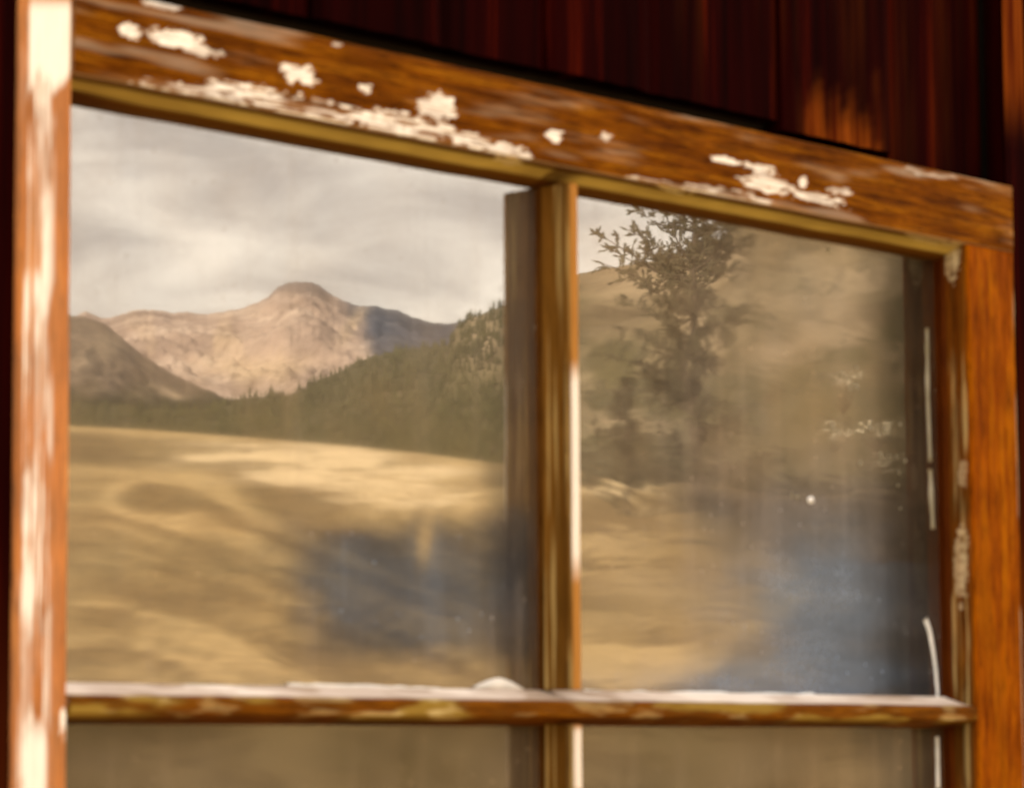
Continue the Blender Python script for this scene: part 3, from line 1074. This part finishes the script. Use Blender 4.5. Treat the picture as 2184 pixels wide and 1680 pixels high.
def blob(px, py, x, y, a, c, ang=0, seed=0, n=.5, p=2):
    dx, dy = px - x, py - y
    u = dx * math.cos(ang) + dy * math.sin(ang)
    v = -dx * math.sin(ang) + dy * math.cos(ang)
    w = (fbm(px / 90, py / 90, 4, seed) - .5) * n * 2
    return np.exp(-np.clip(((u / a) ** 2 + (v / c) ** 2) * (1 + w), 0, None) ** (p / 2))


def film_left(px, py, X, Z):
    m1 = fbm(X * 11, Z * 9, 4, 2)
    m2 = fbm(X * 26 + m1 * 2, Z * 20, 4, 61)
    f = .125 + .10 * m1 + .12 * (m2 - .4)
    drips = sst(.48, .75, fbm(X * 60, Z * 3, 4, 12)) * .075
    w = 110 * (fbm(px / 140, py / 110, 4, 5) - .5)
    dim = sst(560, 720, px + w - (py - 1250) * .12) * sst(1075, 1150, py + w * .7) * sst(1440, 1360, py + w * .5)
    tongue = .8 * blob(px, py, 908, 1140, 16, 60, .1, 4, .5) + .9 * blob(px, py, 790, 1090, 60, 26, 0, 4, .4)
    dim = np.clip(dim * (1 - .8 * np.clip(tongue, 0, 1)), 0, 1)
    b_ = np.clip(1.4 * blob(px, py, 870, 1245, 235, 140, .1, 3, .7) + .7 * blob(px, py, 800, 690, 70, 40, .2, 6, .3), 0, 1)  # second, upper blob: the mountain's blue shade put into the glass tint
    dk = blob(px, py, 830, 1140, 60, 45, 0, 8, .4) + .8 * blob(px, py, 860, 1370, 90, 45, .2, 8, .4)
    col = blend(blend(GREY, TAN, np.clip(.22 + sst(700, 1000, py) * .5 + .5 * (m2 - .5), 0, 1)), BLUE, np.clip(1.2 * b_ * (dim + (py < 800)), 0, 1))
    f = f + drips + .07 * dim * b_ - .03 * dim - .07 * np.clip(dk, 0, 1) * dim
    # pale swirl left by a cloth
    r_ = np.hypot((px - 330) / 95, (py - 1065) / 42)
    f = f + .06 * np.exp(-((r_ - 1) / .22) ** 2) * sst(430, 300, px)
    f = f + .10 * sst(1340, 1450, py) * m1 + .06 * sst(260, 160, px)
    f = f * (1 - .3 * sst(1105, 1150, px)) + .10 * np.exp(-((px - 1108) / 9) ** 2) * sst(.42, .62, fbm(Z * 16, Z * 0, 3, 88)) * (py > 620)
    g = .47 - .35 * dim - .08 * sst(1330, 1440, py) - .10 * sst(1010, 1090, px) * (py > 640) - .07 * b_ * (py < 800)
    clear = sst(960, 800, py)
    return f, col, g, .3 * sst(985, 1090, py), .022 - .007 * clear


def film_right(px, py, X, Z):
    m1 = fbm(X * 10, Z * 12, 4, 22)
    m2 = fbm(X * 15 + m1 * 3, Z * 34, 4, 71)
    f = .135 + .14 * m1 + .20 * (m2 - .42) + .07 * sst(.48, .75, fbm(X * 60, Z * 3, 4, 112))
    st = sst(.5, .72, fbm(X * 7, Z * 46, 4, 42)) * .06
    w = 130 * (fbm(px / 150, py / 90, 4, 15) - .5)
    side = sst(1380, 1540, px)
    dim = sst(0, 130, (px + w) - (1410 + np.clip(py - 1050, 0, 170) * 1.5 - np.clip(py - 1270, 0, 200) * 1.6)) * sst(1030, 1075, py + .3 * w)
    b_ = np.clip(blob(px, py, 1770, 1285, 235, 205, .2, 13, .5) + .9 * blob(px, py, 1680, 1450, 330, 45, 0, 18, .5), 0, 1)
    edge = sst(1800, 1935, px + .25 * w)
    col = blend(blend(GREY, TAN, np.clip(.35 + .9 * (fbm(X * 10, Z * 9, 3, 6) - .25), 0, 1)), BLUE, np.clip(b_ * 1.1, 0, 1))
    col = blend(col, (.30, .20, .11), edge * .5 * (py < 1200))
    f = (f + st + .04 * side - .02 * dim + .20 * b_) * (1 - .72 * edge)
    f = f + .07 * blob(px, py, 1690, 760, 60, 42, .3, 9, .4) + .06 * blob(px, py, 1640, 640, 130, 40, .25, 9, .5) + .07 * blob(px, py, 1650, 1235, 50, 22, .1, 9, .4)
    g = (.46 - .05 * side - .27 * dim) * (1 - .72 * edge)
    clear = sst(1640, 1500, px) * (.55 * sst(1010, 900, py) + .45 * sst(720, 560, py))
    glint = blob(px, py, 1840, 870, 110, 140, 0, 3, .2)
    return f, col, g, (1 - .95 * clear) * (1 - .7 * glint), .028 - .016 * np.maximum(clear, .75 * glint)


def film_low(px, py, X, Z):
    f = .02 + .34 * fbm(X * 9, Z * 13, 4, 52) ** 1.4 + .06 * sst(.48, .75, fbm(X * 60, Z * 3, 4, 152))
    col = blend(GREY, TAN, .4 + .5 * fbm(X * 8, Z * 12, 3, 16))
    return f, col, np.full_like(px, .17), np.ones_like(px), np.full_like(px, .05)


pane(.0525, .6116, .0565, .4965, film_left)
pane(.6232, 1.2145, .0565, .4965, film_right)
pane(.0525, .6116, BOT + .098, .0285, film_low)
pane(.6232, 1.2145, BOT + .098, .0285, film_low)


def strip(name, pts, widths, mat, thick=.0012, y=GLASS_Y):
    """A thin raised ridge of paint or putty lying on the glass."""
    v, f = [], []
    for i, (x, z) in enumerate(pts):
        a, c = pts[max(i - 1, 0)], pts[min(i + 1, len(pts) - 1)]
        d = np.array((c[0] - a[0], c[1] - a[1]))
        d = d / np.linalg.norm(d)
        nx_, nz_ = -d[1], d[0]
        w = widths[i]
        for s, yy in ((-1, 0.0003), (-.55, -thick), (.55, -thick), (1, .0003)):
            v.append((x + nx_ * w * s, y + yy, z + nz_ * w * s + EYE))
    for i in range(len(pts) - 1):
        for k in range(3):
            f.append([i * 4 + k, i * 4 + k + 1, i * 4 + k + 5, i * 4 + k + 4])
    f += [[0, 1, 2, 3], [len(v) - 4, len(v) - 3, len(v) - 2, len(v) - 1]]
    o = link_mesh(name, v, f, mat, None, smooth=True)
    o.parent = sash
    o.matrix_parent_inverse = Matrix.Translation(-sash.location)
    return o


def on_glass(x, y):
    w = ray(x, y)
    p = CAM + w * ((GLASS_Y - CAM[1]) / w[1])
    return p[0], p[2] - EYE


def path_px(pts, n=24):
    pts = np.array(pts, float)
    s = np.linspace(0, len(pts) - 1, n)
    return [on_glass(np.interp(q, range(len(pts)), pts[:, 0]), np.interp(q, range(len(pts)), pts[:, 1])) for q in s]


def wv(n, w, seed, var=.35):
    return [w * (1 + var * (2 * float(vnoise(np.array(i * .6), np.array(0.), seed)) - 1)) for i in range(n)]


PT = path_px([(1974, 1318), (1983, 1345), (1990, 1385), (1996, 1430), (1999, 1470), (2000, 1492)], 22)
strip('paint_drip', PT, [.0035 * (1 - .55 * i / 21) for i in range(22)], SPECK)
strip('putty_bead', path_px([(1984, 1000), (1990, 1128)], 16), wv(16, .0036, 3), PUTTY)
strip('putty_bead', path_px([(1977, 700), (1979, 850), (1984, 985)], 24), wv(24, .0026, 4), PUTTY)
strip('putty_bead', path_px([(1999, 1570), (2001, 1680)], 12), wv(12, .0030, 5), SPECK)
strip('paint_ridge', path_px([(610, 1461), (780, 1464), (938, 1470)], 26), wv(26, .0020, 6), PAINT, .002)
strip('paint_ridge', path_px([(160, 1468), (400, 1466), (606, 1470)], 26), wv(26, .0030, 9), PUTTY, .0015)
strip('paint_ridge', path_px([(1010, 1466), (1040, 1460), (1065, 1458), (1092, 1463), (1112, 1470)], 18), [.0012 + .0042 * math.sin(math.pi * i / 17) ** 1.2 for i in range(18)], PAINT, .003)
strip('paint_ridge', path_px([(1246, 1478), (1500, 1481), (1735, 1484)], 30), wv(30, .0026, 8), SPECK, .002)
strip('paint_ridge', path_px([(1740, 1486), (1990, 1492)], 20), wv(20, .0014, 10, .6), SPECK, .0015)
# specks of paint: one large blue-white one, a scatter of tiny ones towards the right stile
sg = random.Random(21)
specks = [(1729, 1066, .0056, .0036)]
for cx, cy, sx_, sy_, n in ((1805, 800, 38, 28, 9), (1775, 915, 25, 10, 4), (1880, 912, 36, 12, 6), (1893, 978, 38, 10, 7), (1690, 1058, 22, 6, 3), (1655, 560, 200, 30, 3), (1930, 1090, 20, 60, 3)):
    specks += [(cx + sg.gauss(0, sx_ * .6), cy + sg.gauss(0, sy_ * .6), sg.uniform(.0008, .0017), sg.uniform(.001, .003)) for k in range(n)]
for n_, (sx_, sy_, ra, rb) in enumerate(specks):
    x, z = on_glass(sx_, sy_)
    w = [1 + .35 * (sg.random() - .5) for k in range(10)]
    v = [(x, GLASS_Y - min(.0022, ra), z + EYE)] + [(x + ra * w[k] * math.cos(k * .628), GLASS_Y + .0003, z + EYE + rb * w[k] * math.sin(k * .628)) for k in range(10)]
    o = link_mesh('paint_speck', v, [[0, 1 + k, 1 + (k + 1) % 10] for k in range(10)], SPECK if n_ == 0 else PUTTY, None)
    o.parent = sash
    o.matrix_parent_inverse = Matrix.Translation(-sash.location)
